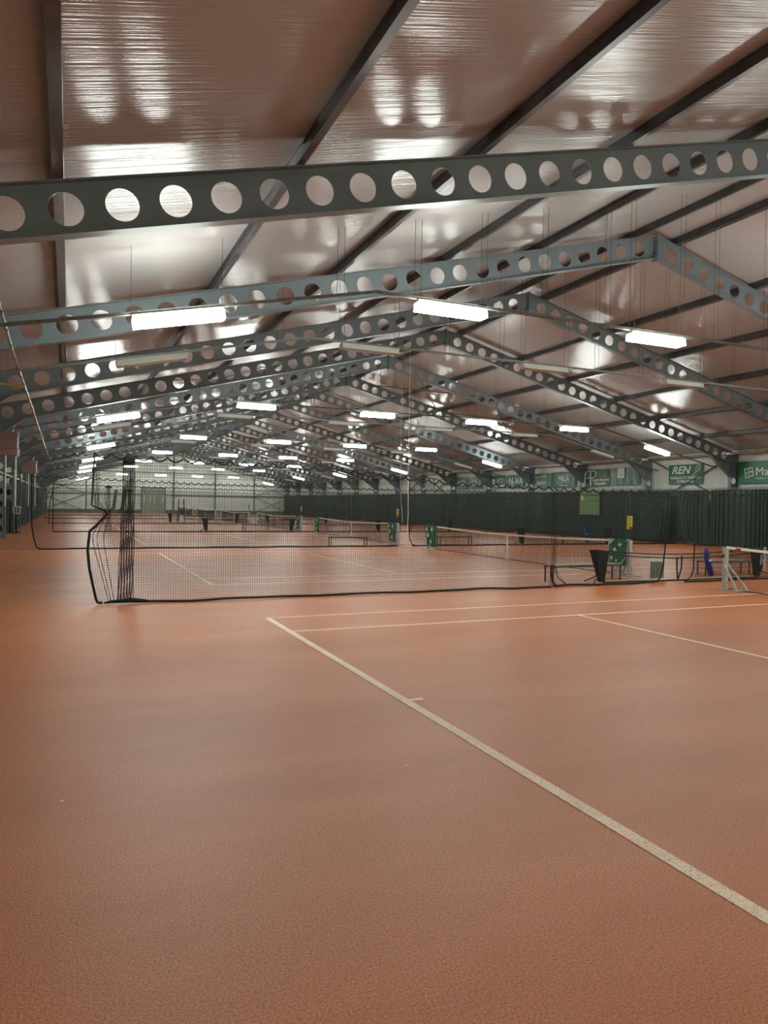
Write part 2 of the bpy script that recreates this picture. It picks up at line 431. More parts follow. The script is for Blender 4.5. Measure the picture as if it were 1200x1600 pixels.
# purlins
PX = [-3.2, -0.16, 2.77, 5.56, 8.37, 11.15, 14.3]
PX = PX + [2 * XM - x for x in PX[::-1]]
for i, x in enumerate(PX):
    s = 1 if x < XM else -1
    z0, z1 = rtop(x) + 0.002, roofz(x) - 0.004
    poly = [(x - .06, z0), (x + .06, z0), (x + .06, z0 + .02), (x + .03, z0 + .03), (x + .03, z1 - .03), (x + .06, z1 - .02), (x + .06, z1 - (0.0 if s < 0 else 0)), (x - .06, z1), (x - .06, z1 - .02), (x - .03, z1 - .03), (x - .03, z0 + .03), (x - .06, z0 + .02)]
    poly = [(px, pz + SL * s * (px - x)) for px, pz in poly]
    o = obj('roof_purlin', MB().prism(poly, 1, YB + .05, YF - .05), M['purlin'])
    if i < 7: lab = 'dark steel purlin under the left roof slope, %s counted from the left eave' % (ORD[i] if i else 'first')
    else: lab = 'dark steel purlin under the right roof slope, %s counted from the ridge' % (ORD[i - 7] if i > 7 else 'first')
    tag(o, lab, 'steel beam', 'roof purlins running the length of the hall')
# roof bracing rods
for k, (a, bq) in enumerate((((16.5, 3), (21, 3)), ((21.4, 3), (26.5, 3)), ((2.9, 2), (8.2, 2)), ((16.5, 9), (21.4, 9)))):
    y = Y0F + a[1] * BAY; x0, x1 = a[0], bq[0]
    o = thing('roof_brace', 'thin crossed tie rods under the %s' % ['right roof slope beside the ridge, fourth bay', 'right roof slope halfway down, fourth bay', 'left roof slope, third bay', 'right roof slope beside the ridge, far down the hall'][k], 'brace', (x0, y, rtop(x0)))
    za, zb = rtop(x0) - 0.06, rtop(x1) - 0.06
    obj('tie_rod', MB().tube([(x0, y + .1, za), (x1, y + BAY - .1, zb)], 0.03, 6), M['wallsteel'], o)
    obj('tie_rod', MB().tube([(x0, y + BAY - .1, za - .07), (x1, y + .1, zb - .07)], 0.03, 6), M['wallsteel'], o)

# ------------------------------------------------------------------ courts
NETX = XM
XB0 = 3.133; XB1 = XB0 + 23.77
P = 16.134; YN0 = 11.984 - 10.97
NC = 7
cname = ['nearest court, in the foreground', 'second court, just behind the first dividing net'] + ['%s court counted from the viewer' % ORD[i] for i in range(2, 7)]
for k in range(NC):
    a = YN0 + P * k; bq = a + 10.97
    t = thing('court_marking', 'white boundary lines of the ' + cname[k], 'court lines', (XB0, a, 0), 'white court lines on the clay')
    z = 0.004
    for x, s in ((XB0, 1), (XB1, -1)): obj('baseline', MB().bb((x - .05, a, 0), (x + .05, bq, z)), M['line'], t)
    for y in (a, bq): obj('doubles_sideline', MB().bb((XB0, y - .025, 0), (XB1, y + .025, z - .001)), M['line_thin'], t)
    for y in (a + 1.372, bq - 1.372): obj('singles_sideline', MB().bb((XB0, y - .025, 0), (XB1, y + .025, z - .001)), M['line_thin'], t)
    for x in (XB0 + 5.485, XB1 - 5.485): obj('service_line', MB().bb((x - .025, a + 1.372, 0), (x + .025, bq - 1.372, z + .001)), M['line_thin'], t)
    obj('centre_line', MB().bb((XB0 + 5.485, a + 5.46, 0), (XB1 - 5.485, a + 5.51, z - .001)), M['line_thin'], t)
    for x, s in ((XB0, 1), (XB1, -1)): obj('centre_mark', MB().bb((x - .05 if s < 0 else x - .02, a + 5.46, 0), (x + .2 if s > 0 else x - .2, a + 5.51, z + .001)), M['line_thin'], t)

# tennis nets
def net_top(u): return 0.94 + 0.13 * (2 * u - 1) ** 2
def net_mesh():
    L = 12.6; n = int(L / 0.048); mb = MB(); L0 = 0.1
    ys = np.linspace(L0, 12.8 - L0, n)
    v = [np.array([[0, y, 0.02], [0.0, y, net_top(y / 12.8) - .02]]) for y in ys]
    h = []
    yy = np.linspace(L0, 12.8 - L0, 30)
    for f in np.linspace(0.0, 1.0, 21)[:-1]:
        h.append(np.stack([0 * yy, yy, 0.02 + f * (net_top(yy / 12.8) - 0.04)], 1))
    return mb.strands(v + h, 0.0028)
yy = np.linspace(0.03, 12.77, 40)
TN = {}
def make_tennis_net(y0, label):
    t = thing('tennis_net', label, 'tennis net', (NETX, 0, 0), 'tennis nets, one on each court')
    obj('netting', (lambda m: m)(net_mesh().__class__().add(*shift(net_mesh(), (NETX, 0, 0)))), M['tnet'], t)
    zt = net_top(yy / 12.8)
    for dz, nm in ((0, 'headband'),):
        Pg = []
        for y, z in zip(yy, zt):
            Pg.append([[NETX - .012, y, z + .012], [NETX + .012, y, z + .012], [NETX + .014, y, z - .05], [NETX - .014, y, z - .05], [NETX - .012, y, z + .012]])
        obj(nm, MB().grid(np.array(Pg)), M['tape'], t, label='white band along the top')
    obj('bottom_rope', MB().tube([(NETX + .01 * math.sin(3 * y), y, 0.02) for y in np.linspace(0.1, 12.7, 40)], 0.012, 5), M['rope'], t)
    obj('centre_strap', MB().bb((NETX - .02, 6.37, 0), (NETX + .02, 6.43, 0.93)), M['tape'], t, label='white strap at the middle')
    return t
def shift(mb, o): return np.concatenate(mb.v) + np.array(o), mb.f
tn0 = None
tl = ['nearest tennis net, only its post end in view at the right edge', 'tennis net of the second court, seen through the first dividing net',
      'tennis net of the third court with green cloth at both ends', 'tennis net of the fourth court, white band seen in the distance'] + ['distant tennis net of the %s court from the viewer' % ORD[i] for i in range(4, 7)]
NY = [YN0 + P * k - 0.914 for k in range(NC)]
for k in range(NC):
    if tn0 is None: tn0 = make_tennis_net(0, tl[0]); tn0.location = (NETX, NY[0], 0)
    else: dup(tn0, (NETX, NY[k], 0), tl[k])

# net posts: upright, foot plates, two slanting braces
def make_post(label):
    t = thing('net_post', label, 'net post', (NETX, 0, 0), 'aluminium net posts')
    X = NETX
    obj('upright', MB().bb((X - .05, -.05, 0.02), (X + .05, .05, 1.06)).bb((X - .075, -.03, 0.02), (X - .05, .03, 1.05)).bb((X - .056, -.056, .3), (X + .056, .056, .33)).bb((X - .056, -.056, .62), (X + .056, .056, .65)).bb((X - .056, -.056, .9), (X + .056, .056, .93)), M['alu'], t)
    obj('base', MB().bb((X - .22, -.32, 0), (X - .14, .26, 0.03)).bb((X + .14, -.32, 0), (X + .22, .26, 0.03)).bb((X - .22, .0, 0), (X + .22, .06, 0.03)).bb((X - .22, -.55, 0), (X + .22, -.3, 0.03)), M['alu'], t)
    for s in (-1, 1): obj('brace', MB().bar((X + s * .06, -.02, .62), (X + s * .18, -.5, .03), .035, .035), M['alu'], t)
    obj('crank', MB().bb((X - .09, -.02, .8), (X - .05, .02, .88)).tube([(X - .09, 0, .84), (X - .16, 0, .84), (X - .16, 0, .76)], .008, 6), M['blackmetal'], t)
    return t
post0 = None
pl = []
for k in range(NC):
    for e in (0, 1):
        if k == 0 and e == 0: continue
        y = NY[k] + (12.8 if e else 0)
        nm = ['foreground court', 'second court', 'third court', 'fourth court', 'fifth court', 'sixth court', 'seventh court'][k]
        lab = 'bare silver aluminium net post with slanting braces at the right edge' if k == 0 else 'aluminium net post at the %s end of the %s net' % ('far' if e else 'near', nm)
        if post0 is None: post0 = make_post(lab); post0.location = (NETX, y, 0)
        else:
            d = dup(post0, (NETX, y, 0), lab, rotz=(0 if e else math.pi))
            pl.append((k, e, y, d))
o = obj('red_label', MB().bb((NETX - .02, NY[0] + 12.35, 1.0), (NETX + .02, NY[0] + 12.5, 1.05)), M['red']); 
o.parent = tn0; o.matrix_parent_inverse = Matrix.Translation(-Vector((NETX, NY[0], 0))); o['label'] = 'small red patch on the white band'

# green cloth covers hung over post ends
def cloth(x0, y0, y1, z0, z1, amp=.02, waves=3, nx=24, nz=10, ph=0.0, taper=0.0):
    u = np.linspace(0, 1, nx); v = np.linspace(0, 1, nz); Pg = np.zeros((nx, nz, 3))
    for i, a in enumerate(u):
        for j, c_ in enumerate(v):
            yy_ = y0 + (y1 - y0) * (a + taper * (1 - c_) * (0.5 - a))
            Pg[i, j] = (x0 + amp * math.sin(a * waves * 6.28 + ph + 1.5 * c_) * (1.1 - .5 * c_), yy_, z0 + (z1 - z0) * c_)
    return Pg
def solid_cloth(Pg, th=0.004, axis=0):
    mb = MB(); mb.grid(Pg); Q = Pg.copy(); Q[..., axis] += th; mb.grid(Q[::-1]); return mb
def bird(mb, x, y, z, s, ang):
    pts = [(-1, .15), (-.3, .35), (.1, 1.0), (.25, .3), (1.1, .05), (.25, -.12), (-.1, -.75), (-.25, -.05)]
    ca, sa = math.cos(ang), math.sin(ang)
    pp = [(y - s * (a * ca - b_ * sa), z + s * (a * sa + b_ * ca)) for a, b_ in pts]
    mb.prism(pp, 0, x, x + .003)
covers = [(1, 0, 'green cloth cover with white star marks on the near post of the second net', .74), (1, 1, 'crumpled green cloth cover over the far post of the second net', 1.15),
          (2, 0, 'green and white cloth cover on the near post of the third net', .95), (2, 1, 'green cloth cover on the far post of the third net', 1.1), (3, 0, 'green cloth cover on the near post of the fourth net', .95)]
for k, e, lab, wd in covers:
    y = NY[k] + (12.8 if e else 0)
    s = -1 if e else 1
    ya = y + (.04 if k == 1 else -.08); yb = ya + wd
    if e: ya, yb = y - wd + .1, y + .06
    z0 = 0.30 if k == 1 and e == 0 else 0.12
    cx = NETX - (.1 if (k, e) == (1, 0) else .15)
    t = thing('net_cover', lab, 'cloth cover', (NETX - .1, (ya + yb) / 2, z0), 'green cloths over the net ends')
    amp = .012 if (k, e) == (1, 0) else .04
    obj('cloth', solid_cloth(cloth(cx, ya, yb, z0, 1.08, amp, 2, ph=k, taper=.25 if (k, e) != (1, 0) else 0.0)), M['brandgreen'], t, smooth=True)
    mb = MB(); ym = (ya + yb) / 2; xx = cx - .035
    if (k, e) == (1, 0):
        pieces = [(ym - .14, .90, .10, .3), (ym + .08, .74, .10, -.2), (ym + .20, .50, .085, 1.3), (ym + .0, .43, .055, .9)]
        obj('pale_corner', MB().prism([(ym + .37, 1.07), (ym + .06, 1.07), (ym + .35, .86)], 0, xx, xx + .003), M['greyprint'], t)
    else:
        xx -= .02; pieces = [(ym - .2, .88, .15, .4), (ym + .15, .62, .16, -.4), (ym - .12, .34, .14, 1.2), (ym + .28, .9, .12, 2.2)]
    for pc in pieces:
        mb = MB(); bird(mb, xx, *pc); obj('printed_mark', mb, M['white'], t, label='white star shaped mark')

# score counters on the posts
for k, e in ((1, 0), (2, 0), (3, 0), (4, 0)):
    y = NY[k]
    t = thing('score_counter', 'score counter with yellow number cards above the %s net post' % ['', 'second', 'third', 'fourth', 'fifth'][k], 'score counter', (NETX, y - .02, 1.06), 'score counters on the net posts')
    col = M['yellow'] if k < 4 else M['blackmetal']
    obj('pole', MB().tube([(NETX, y, 1.06), (NETX, y, 1.80)], .014, 8), M['blackmetal'], t)
    obj('back_plate', MB().bb((NETX - .02, y - .13, 1.33), (NETX, y + .13, 1.78)), M['blackmetal'], t)
    for r in range(5):
        for c_ in (-1, 1):
            mbc = MB().bb((NETX - .03, y + c_ * .06 - .05, 1.375 + r * .08), (NETX - .02, y + c_ * .06 + .05, 1.445 + r * .08))
            cdp = obj('number_card', mbc, (M['red'] if (r == 0 and c_ < 0) else col), t)

# ------------------------------------------------------------------ dividing nets
def zt1(x): return float(np.interp(x, [0.3, 3.5, 5.5, 7.5, 12, 33], [2.84, 2.80, 2.74, 2.56, 2.46, 2.5]))
def divider(name, label, x0, x1, yc, ztop, pitch=.3, drop=.09, cellw=.046, wave=.03, r=.0023, edge_l=None, edge_r=None, parent_group='black dividing nets hung between the courts', rope=.016, ph=0.0, hook=0.0):
    t = thing(name, label, 'dividing net', (x0, yc, 0), parent_group)
    def yw(x, z): return yc + wave * math.sin(x * 1.7 + ph) + wave * .6 * math.sin(x * 4.3 + 1.0 + ph) * (1 - z / 3)
    def edge(x): return ztop(x) - drop * abs(math.sin(math.pi * (x - x0) / pitch)) ** .8
    zs = np.linspace(0.03, 1, 9)
    V = []; H = []
    xs = np.arange(x0, x1, cellw)
    if edge_l is None: el = lambda z: x0
    else: el = lambda z: float(np.interp(z, edge_l[1], edge_l[0]))
    if edge_r is None: er = lambda z: x1
    else: er = lambda z: float(np.interp(z, edge_r[1], edge_r[0]))
    for x in xs:
        zt = edge(x); zz = np.linspace(0.03, zt, 9)
        V.append(np.array([[x, yw(x, z), z] for z in zz if el(z) <= x <= er(z)] or [[x, yc, .03]]))
    for z in np.arange(0.03, 2.72, cellw):
        xa, xb = el(z), er(z); xx = np.linspace(xa, xb, max(3, int((xb - xa) / .25)))
        H.append(np.array([[x, yw(x, z), z] for x in xx if z < ztop(x) - .03]))
    obj('netting', MB().strands(V, r).strands([h for h in H if len(h) > 1], r), M['net'], t)
    xx = np.arange(x0, x1, pitch / 6)
    obj('top_edge', MB().tube([(x, yw(x, 2.8), edge(x)) for x in xx], rope, 5), M['rope'], t, label='thick scalloped black hem')
    obj('bottom_edge', MB().tube([(x, yw(x, 0) + .02 * math.sin(5 * x), 0.03 + .008 * math.sin(2.3 * x)) for x in np.arange(max(x0, el(0.03)), min(x1, er(.03)), .12)], rope * 1.6, 6), M['rope'], t, label='thick black hem on the ground')
    return t
DY1 = 14.45
# first divider: main length
e_l = None
dA = divider('dividing_net', 'nearest black dividing net, long left section hanging across behind the foreground court', 1.15, 10.95, DY1, zt1, wave=.035)
# its gathered fold and the loose left flap
t = thing('net_bundle', 'bunched black fold of netting hanging near the left end of the nearest dividing net', 'dividing net', (1.02, DY1, 0), 'black dividing nets hung between the courts')
L = []
for q in range(34):
    fx = q / 33.0
    z = np.linspace(0.05, 2.76, 16)
    xb = 0.84 + .30 * fx; xt = 0.94 + .21 * fx
    L.append(np.array([[xb + (xt - xb) * (zz / 2.76) ** .6 + .012 * math.sin(6 * zz + q), DY1 + .12 * math.sin(q * 2.1) , zz] for zz in z]))
for zz in np.arange(.05, 2.74, .046):
    xb, xt = .84, .94; x0_ = xb + (xt - xb) * (zz / 2.76) ** .6; wd = .30 + (-.09) * zz / 2.76
    for lay in (-.1, 0.02, .11):
        L.append(np.array([[x0_ + wd * u, DY1 + lay + .05 * math.sin(u * 20 + lay * 9), zz + .02 * math.sin(u * 9 + lay * 30)] for u in np.linspace(0, 1, 9)]))
obj('netting', MB().strands(L, .0038), M['net'], t)
obj('top_gather', MB().tube([(1.04, DY1, 2.66), (1.03, DY1, 2.72), (1.05, DY1, 2.80), (1.04, DY1, 2.84)], [.09, .11, .10, .05], 10), M['rope'], t, label='tied black knot at the top')
obj('bottom_pile', MB().tube([(.62, DY1, .03), (.75, DY1, .05), (.95, DY1 - .04, .06), (1.1, DY1, .07), (1.3, DY1, .06), (1.5, DY1 + .02, .03)], [.015, .03, .035, .05, .03, .015], 8), M['rope'], t, label='black heap of netting on the ground')
flap_e = ([0.51, 0.42, 0.36, 0.33, 0.36, 0.49, 0.66, 0.61, 0.39, 0.41, 0.43], [0.0, 0.4, 0.7, 1.03, 1.39, 1.51, 1.71, 1.78, 1.87, 2.34, 2.86])
t = thing('net_flap', 'loose left flap of the nearest dividing net with a thick kinked black border', 'dividing net', (.5, DY1, 0), 'black dividing nets hung between the courts')
def fe(z): return float(np.interp(z, flap_e[1], flap_e[0]))
L = []
for z in np.arange(.05, 2.8, .046):
    a = fe(z); L.append(np.array([[a + (.93 - a) * u * (1 if z < 1.7 else .9), DY1 + .06 * math.sin(u * 7 + z), z - .05 * u * (1 - u) - (.0 if z > 1.7 else .12 * u * (1 - u))] for u in np.linspace(0, 1, 7)]))
for q in np.linspace(0.05, 1, 15):
    L.append(np.array([[fe(z) + (.93 - fe(z)) * q, DY1 + .06 * math.sin(q * 7 + z), z] for z in np.linspace(.05, 2.74, 16)]))
for q in range(9):
    L.append(np.array([[.44 + .075 * q / 8 + .01 * math.sin(8 * z + q), DY1 + .03 * math.sin(q * 2.4), z] for z in np.linspace(1.78, 2.8, 14)]))
for z in np.arange(1.8, 2.78, .03): L.append(np.array([[.42 + .1 * u, DY1 + .03 * math.sin(u * 15 + z * 20), z + .02 * math.sin(u * 9)] for u in np.linspace(0, 1, 5)]))
obj('netting', MB().strands(L, .0024), M['net'], t)
zz = np.array(flap_e[1]); obj('border', MB().tube([(.60, DY1, .035), (.54, DY1, .04)] + [(fe(z), DY1, max(z, .05)) for z in np.concatenate([np.linspace(0, 1.5, 14), [1.62, 1.71, 1.78, 1.80, 1.84, 1.87, 2.0, 2.34, 2.86]])], [.024] * 17 + [.016] * 8, 6), M['rope'], t, label='thick black border rope')
for q in (.25, .42, .62):
    obj('fold_rope', MB().tube([(fe(z) * (1 - q) + (.5 + q * .42) * q if z > 1.2 else np.interp(z, [0, 1.2], [.66 + q * .25, fe(1.2) * (1 - q) + (.5 + q * .42) * q]), DY1 - .02, z) for z in np.linspace(.05, 2.1, 14)], .006, 5), M['rope'], t)
xx = np.arange(.43, 1.2, .05)
obj('top_edge', MB().tube([(x, DY1, 2.85 - .09 * abs(math.sin(math.pi * (x - .43) / .3))) for x in xx], .015, 5), M['rope'], t)
# right sections
dB = divider('dividing_net', 'middle section of the nearest dividing net, between the bench and the grey sheet', 11.0, 14.72, DY1 + .06, zt1, edge_r=([14.4, 14.55, 14.64, 14.72], [0, .3, .9, 2.4]), ph=1)
obj('border', MB().tube([(x, DY1 + .04, z) for x, z in zip([14.36, 14.46, 14.55, 14.62, 14.66, 14.72], [.03, .14, .4, .9, 1.5, 2.42])], .02, 6), M['rope'], dB, label='thick black border rope')
dC = divider('dividing_net', 'right section of the nearest dividing net, behind the bare silver net post', 15.28, 32.0, DY1, zt1, edge_l=([15.3, 15.5, 15.6, 15.6], [0, .15, .4, 2.4]), ph=2)
obj('border', MB().tube([(x, DY1 - .02, z) for x, z in zip([15.3, 15.5, 15.6, 15.62, 15.58], [.03, .14, .35, .9, 2.4])], .016, 6), M['rope'], dC, label='black border rope')
# bundle at the end of section A, on the bench
t = thing('net_bundle', 'tied end of the nearest dividing net drooping over the bench end', 'dividing net', (11.0, DY1, 0), 'black dividing nets hung between the courts')
L = [np.array([[10.98 + .06 * math.sin(q * 1.3) - .05 * (1 - z / 2.4), DY1 + .05 * math.cos(q * 2), z] for z in np.linspace(.03, 2.4, 10)]) for q in range(14)]
L += [np.array([[10.9 + .5 * f, DY1, .55 * (1 - f) * (j / 8) + .03] for f in np.linspace(0, 1, 6)]) for j in range(9)]
obj('netting', MB().strands(L, .0022), M['net'], t)
obj('border', MB().tube([(10.9, DY1, .56), (10.88, DY1, .4), (10.93, DY1, .15), (11.05, DY1, .04)], .02, 6).tube([(10.9, DY1, .56), (11.03, DY1, .5), (11.08, DY1, .25), (11.4, DY1, .04)], .012, 5), M['rope'], t)
# cable the first divider hangs from
def cable(y, x0, x1, z, lab, r=.008):
    o = obj('suspension_cable', MB().tube([(x, y, z(x) + .02) for x in np.linspace(x0, x1, 30)], r, 5), M['wire']); tag(o, lab, 'cable', 'cables the dividing nets hang from')
cable(DY1, XL + .05, XR - .05, lambda x: zt1(x) + .01, 'thin cable carrying the nearest dividing net', .005)
# second divider
DY2 = 30.75
d2 = divider('dividing_net', 'second dividing net, left section ending near the covered net post', -1.3, 14.4, DY2, lambda x: float(np.interp(x, [-1.3, 5, 15], [2.9, 2.76, 2.72])), edge_l=([-1.05, -1.2, -1.3, -1.32], [0, .15, .7, 2.9]), r=.0026, rope=.02)
obj('border', MB().tube([(x, DY2, z) for x, z in zip([-1.0, -1.12, -1.22, -1.3, -1.33, -1.33], [.03, .08, .4, .9, 1.6, 2.9])], .026, 6), M['rope'], d2, label='thick black border rope')
d2b = divider('dividing_net', 'second dividing net, right section running to the green curtain', 14.86, 31.9, DY2 + .05, lambda x: 2.75, edge_l=([15.1, 14.9, 14.86], [0, .5, 2.7]), r=.0026, rope=.02)
obj('border', MB().tube([(x, DY2 + .05, z) for x, z in zip([15.25, 15.05, 14.92, 14.87, 14.86], [.03, .1, .4, 1.1, 2.75])], .026, 6), M['rope'], d2b, label='thick black border rope')
o = obj('hanging_rope', MB().tube([(14.70, DY2 - .1, .02), (14.76, DY2 - .1, 1.5), (14.72, DY2 - .1, 3.3)], .016, 6).tube([(14.72, DY2 - .1, 3.3), (14.72, DY2 - .1, roofz(14.7) - .01)], .006, 5), M['tape']); tag(o, 'white rope hanging down between the two sections of the second dividing net', 'rope')
o = obj('hanging_rope', MB().tube([(18.3, DY2 + 8, .9), (18.1, DY2 + 8, 2.9), (18.1, DY2 + 8, roofz(18.1) - .01)], .012, 6), M['tape']); tag(o, 'pale rope hanging behind the second dividing net, right of the white one', 'rope')
cable(DY2, XL + .05, XR - .05, lambda x: 2.93, 'thin cable carrying the second dividing net', .006)
# the further dividers
far_lab = ['third dividing net, its straight left edge standing as a black rectangle', 'fourth dividing net, black line across the clay far back', 'fifth dividing net, far back in the hall', 'sixth dividing net, closest to the far end wall']
for i, k in enumerate((3, 4, 5, 6)):
    y = DY2 + P * (k - 2)
    x0 = [-.86, -1.5, -2.2, -2.2][i]
    dd = divider('dividing_net', far_lab[i], x0, 31.6, y, lambda x: 2.9 - .008 * x, cellw=.06 if i == 0 else .09, r=.0021 if i == 0 else .003, rope=.024, wave=.05, pitch=.34)
    obj('border', MB().tube([(x0, y, .03), (x0 + (.0 if i == 0 else .1), y, 1.4), (x0 + (0 if i == 0 else .35), y, 2.9)], .03, 6), M['rope'], dd, label='black border rope')
    cable(y, XL + .05, XR - .05, lambda x: 3.0, 'thin cable carrying the %s dividing net' % ['third', 'fourth', 'fifth', 'sixth'][i])
for (x, y, wd, lab) in ((2.2, DY2 + P - .25, .35, 'narrow dark bunch of netting on the third dividing net, left of the gathered fold'), (4.6, DY2 + 2 * P - .25, .35, 'dark bunch of netting on the fourth dividing net, round knot on top')):
    t = thing('net_bundle', lab, 'dividing net', (x, y, 0), 'black dividing nets hung between the courts')
    L = [np.array([[x + wd * (f - .5) * (1.1 - .25 * z) + .03 * math.sin(9 * z + 20 * f), y + .1 * math.sin(30 * f), z] for z in np.linspace(.05, 2.7, 12)]) for f in np.linspace(0, 1, 26)]
    obj('netting', MB().strands(L, .0045), M['net'], t)
    obj('top_gather', MB().tube([(x - wd / 2, y, 2.72), (x, y, 2.78), (x + wd / 2, y, 2.72)], [.07, .1, .07], 8), M['rope'], t)

# ------------------------------------------------------------------ green curtains and rails
def curtain(x, ya, yb, z0, z1, seed, pitch=.25, amp=.12, gather=None):
    r_ = np.random.default_rng(seed); n = int(abs(yb - ya) / .022); s = np.linspace(0, 1, n); y = ya + (yb - ya) * s
    ph = np.cumsum(1 + .5 * r_.standard_normal(n).cumsum() * 0 + .35 * np.sin(np.linspace(0, 23, n) + seed)) * (abs(yb - ya) / n) / pitch * 2 * math.pi
    am = amp * (.55 + .45 * np.sin(y * 1.3 + seed) ** 2)
    prof = am * (1 - 2 * np.abs(np.sin(ph / 2)) ** .55)
    zs = np.linspace(0, 1, 6); Pg = np.zeros((n, 6, 3))
    for j, v in enumerate(zs):
        k = 1.0 - .25 * v
        yy_ = y.copy(); zb = z0
        Pg[:, j, 0] = x + prof * k; Pg[:, j, 1] = yy_ + .02 * np.sin(ph * .5) * (1 - v); Pg[:, j, 2] = z0 + .015 * np.sin(y * 2.1) * (1 - v) + (z1 - z0) * v
        if gather:
            gc, gw, lift = gather; d = np.exp(-((y - gc) / gw) ** 2)
            Pg[:, j, 1] += -(y - gc) * d * .55 * np.sin(math.pi * min(1, (1 - v) * 1.15)) ; Pg[:, j, 2] += lift * d * (1 - v); Pg[:, j, 0] -= .12 * d * np.sin(math.pi * (1 - v))
    return solid_cloth(Pg, .006)
segs = [(12.5, 28.6), (28.75, 34.4), (34.5, 46.1), (46.2, 58.3), (58.4, 70.6), (70.7, 82.9), (83, 95.2), (95.3, 113.0)]
for i, (a, bq) in enumerate(segs):
    lab = ['dark green pleated curtain at the right edge of the picture, nearest the viewer', 'dark green curtain section bunched and lifted in the middle, under the tennis racket banner', 'green curtain section with the light green flag hung on it'][i] if i < 3 else 'green pleated curtain on the right wall, %s section from the viewer' % ORD[i]
    g = (30.9, 1.0, .30) if i == 1 else None
    o = obj('wall_curtain', curtain(32.1, a, bq, .07, 3.08, i + 3, gather=g), M['curtain'], loc=(32.1, (a + bq) / 2, 0), smooth=True)
    tag(o, lab, 'curtain', 'green pleated curtains along the right wall')
o = obj('curtain_rail', MB().tube([(32.1, 8, 3.14), (32.1, 113.2, 3.14)], .025, 8), M['pipe'], smooth=True); tag(o, 'long metal rail the green curtains on the right wall hang from', 'curtain rail')
segl = [(41.0, 45.9), (46.45, 58.2), (58.3, 70.4), (70.5, 82.9), (83, 95.0)]
for i, (a, bq) in enumerate(segl):
    lab = 'dark grey-green curtain at the far left edge of the picture' if i == 0 else 'green curtain on the left wall, %s section beyond the holed column' % ['', 'first', 'second', 'third', 'fourth'][i]
    o = obj('wall_curtain', curtain(-3.1 if i else -3.15, a, bq, .05, 3.12 if i else 1.9, i + 20, pitch=.3), M['curtain_dark'] if i == 0 else M['curtain'], loc=(-3.1, (a + bq) / 2, 0), smooth=True)
    tag(o, lab, 'curtain', 'green curtains along the left wall')
o = obj('curtain_rail', MB().tube([(-3.0, 20, 3.2), (-3.0, 95, 3.2)], .05, 8), M['cream'], smooth=True); tag(o, 'white rail along the top of the green curtains on the left wall', 'curtain rail')
o = obj('column_pad', MB().bb((-3.75, 45.98, 0), (-3.02, 46.3, 1.75)), M['black']); tag(o, 'dark padding around the foot of the holed column at far left', 'padding')
t = thing('wire_basket', 'white wire basket fixed to the dark padding at far left', 'basket', (-2.72, 45.7, 0))
mb = MB()
for z, rr in ((1.1, .17), (1.5, .24)):
    a = np.linspace(0, 2 * math.pi, 17); mb.tube([(-2.72 + rr * math.cos(q), 45.72 + rr * math.sin(q), z) for q in a], .014, 5)
obj('rim', mb, M['cream'], t)
mb = MB()
for q in np.linspace(0, 2 * math.pi, 9)[:-1]: mb.tube([(-2.72 + .17 * math.cos(q), 45.72 + .17 * math.sin(q), 1.1), (-2.72 + .24 * math.cos(q), 45.72 + .24 * math.sin(q), 1.5)], .008, 5)
obj('wires', mb, M['cream'], t)
obj('stand', MB().tube([(-2.72, 45.72, 0.03), (-2.72, 45.72, 1.1)], .05, 8).box((-2.72, 45.72, .03), (.4, .4, .06)), M['blackmetal'], t)
o = obj('floor_mat', MB().bb((-3.7, 40.6, 0), (-2.75, 42.2, .03)), M['orangemat']); tag(o, 'orange mat on the clay at the far left edge', 'mat')
o = obj('wall_sheet', MB().bb((-3.02, 74, .9), (-2.9, 75.3, 2.6)), M['brandgreen']); tag(o, 'small bright green sheet hanging by the end of the left curtain', 'sheet')

# ------------------------------------------------------------------ banners on the right wall
XBN = 32.86
def banner(label, ya, yb, z0, z1, m_, wavy=0.0, ph=0.0):
    """ya is the far (left in the picture) side, yb the near side"""
    t = thing('banner', label, 'banner', (XBN, (ya + yb) / 2, z0), 'advertising banners on the right wall')
    Pg = cloth(XBN, ya, yb, z0, z1, wavy, 4, nx=50, nz=5, ph=ph); obj('cloth', solid_cloth(Pg, .006), m_, t, smooth=True)
    return t
RD = (0, -1, 0); XT = XBN - .012
# Marec...
t = banner('green banner with white linked squares and the word Marec at the right edge', 27.55, 23.6, 3.4, 4.58, M['banner'])
mb = MB()
for (cy, cz) in ((27.0, 4.07), (26.78, 4.12), (26.95, 3.85), (26.73, 3.92)):
    for dy, dz, w_, h_ in ((0, .12, .26, .045), (0, -.12, .26, .045), (.12, 0, .045, .26), (-.12, 0, .045, .26)): mb.bb((XT - .004, cy + dy - w_ / 2, cz + dz - h_ / 2), (XT, cy + dy + w_ / 2, cz + dz + h_ / 2))
obj('logo', mb, M['white'], t, label='four white linked squares')
text('lettering', 'Marec', t, (XT, 26.48, 4.0), .62, RD, M['white'], 'LEFT', 1.05)
text('small_lettering', 'VLOEREN & TEGELS', t, (XT, 26.45, 3.66), .12, RD, M['white'], 'LEFT', 1.0)
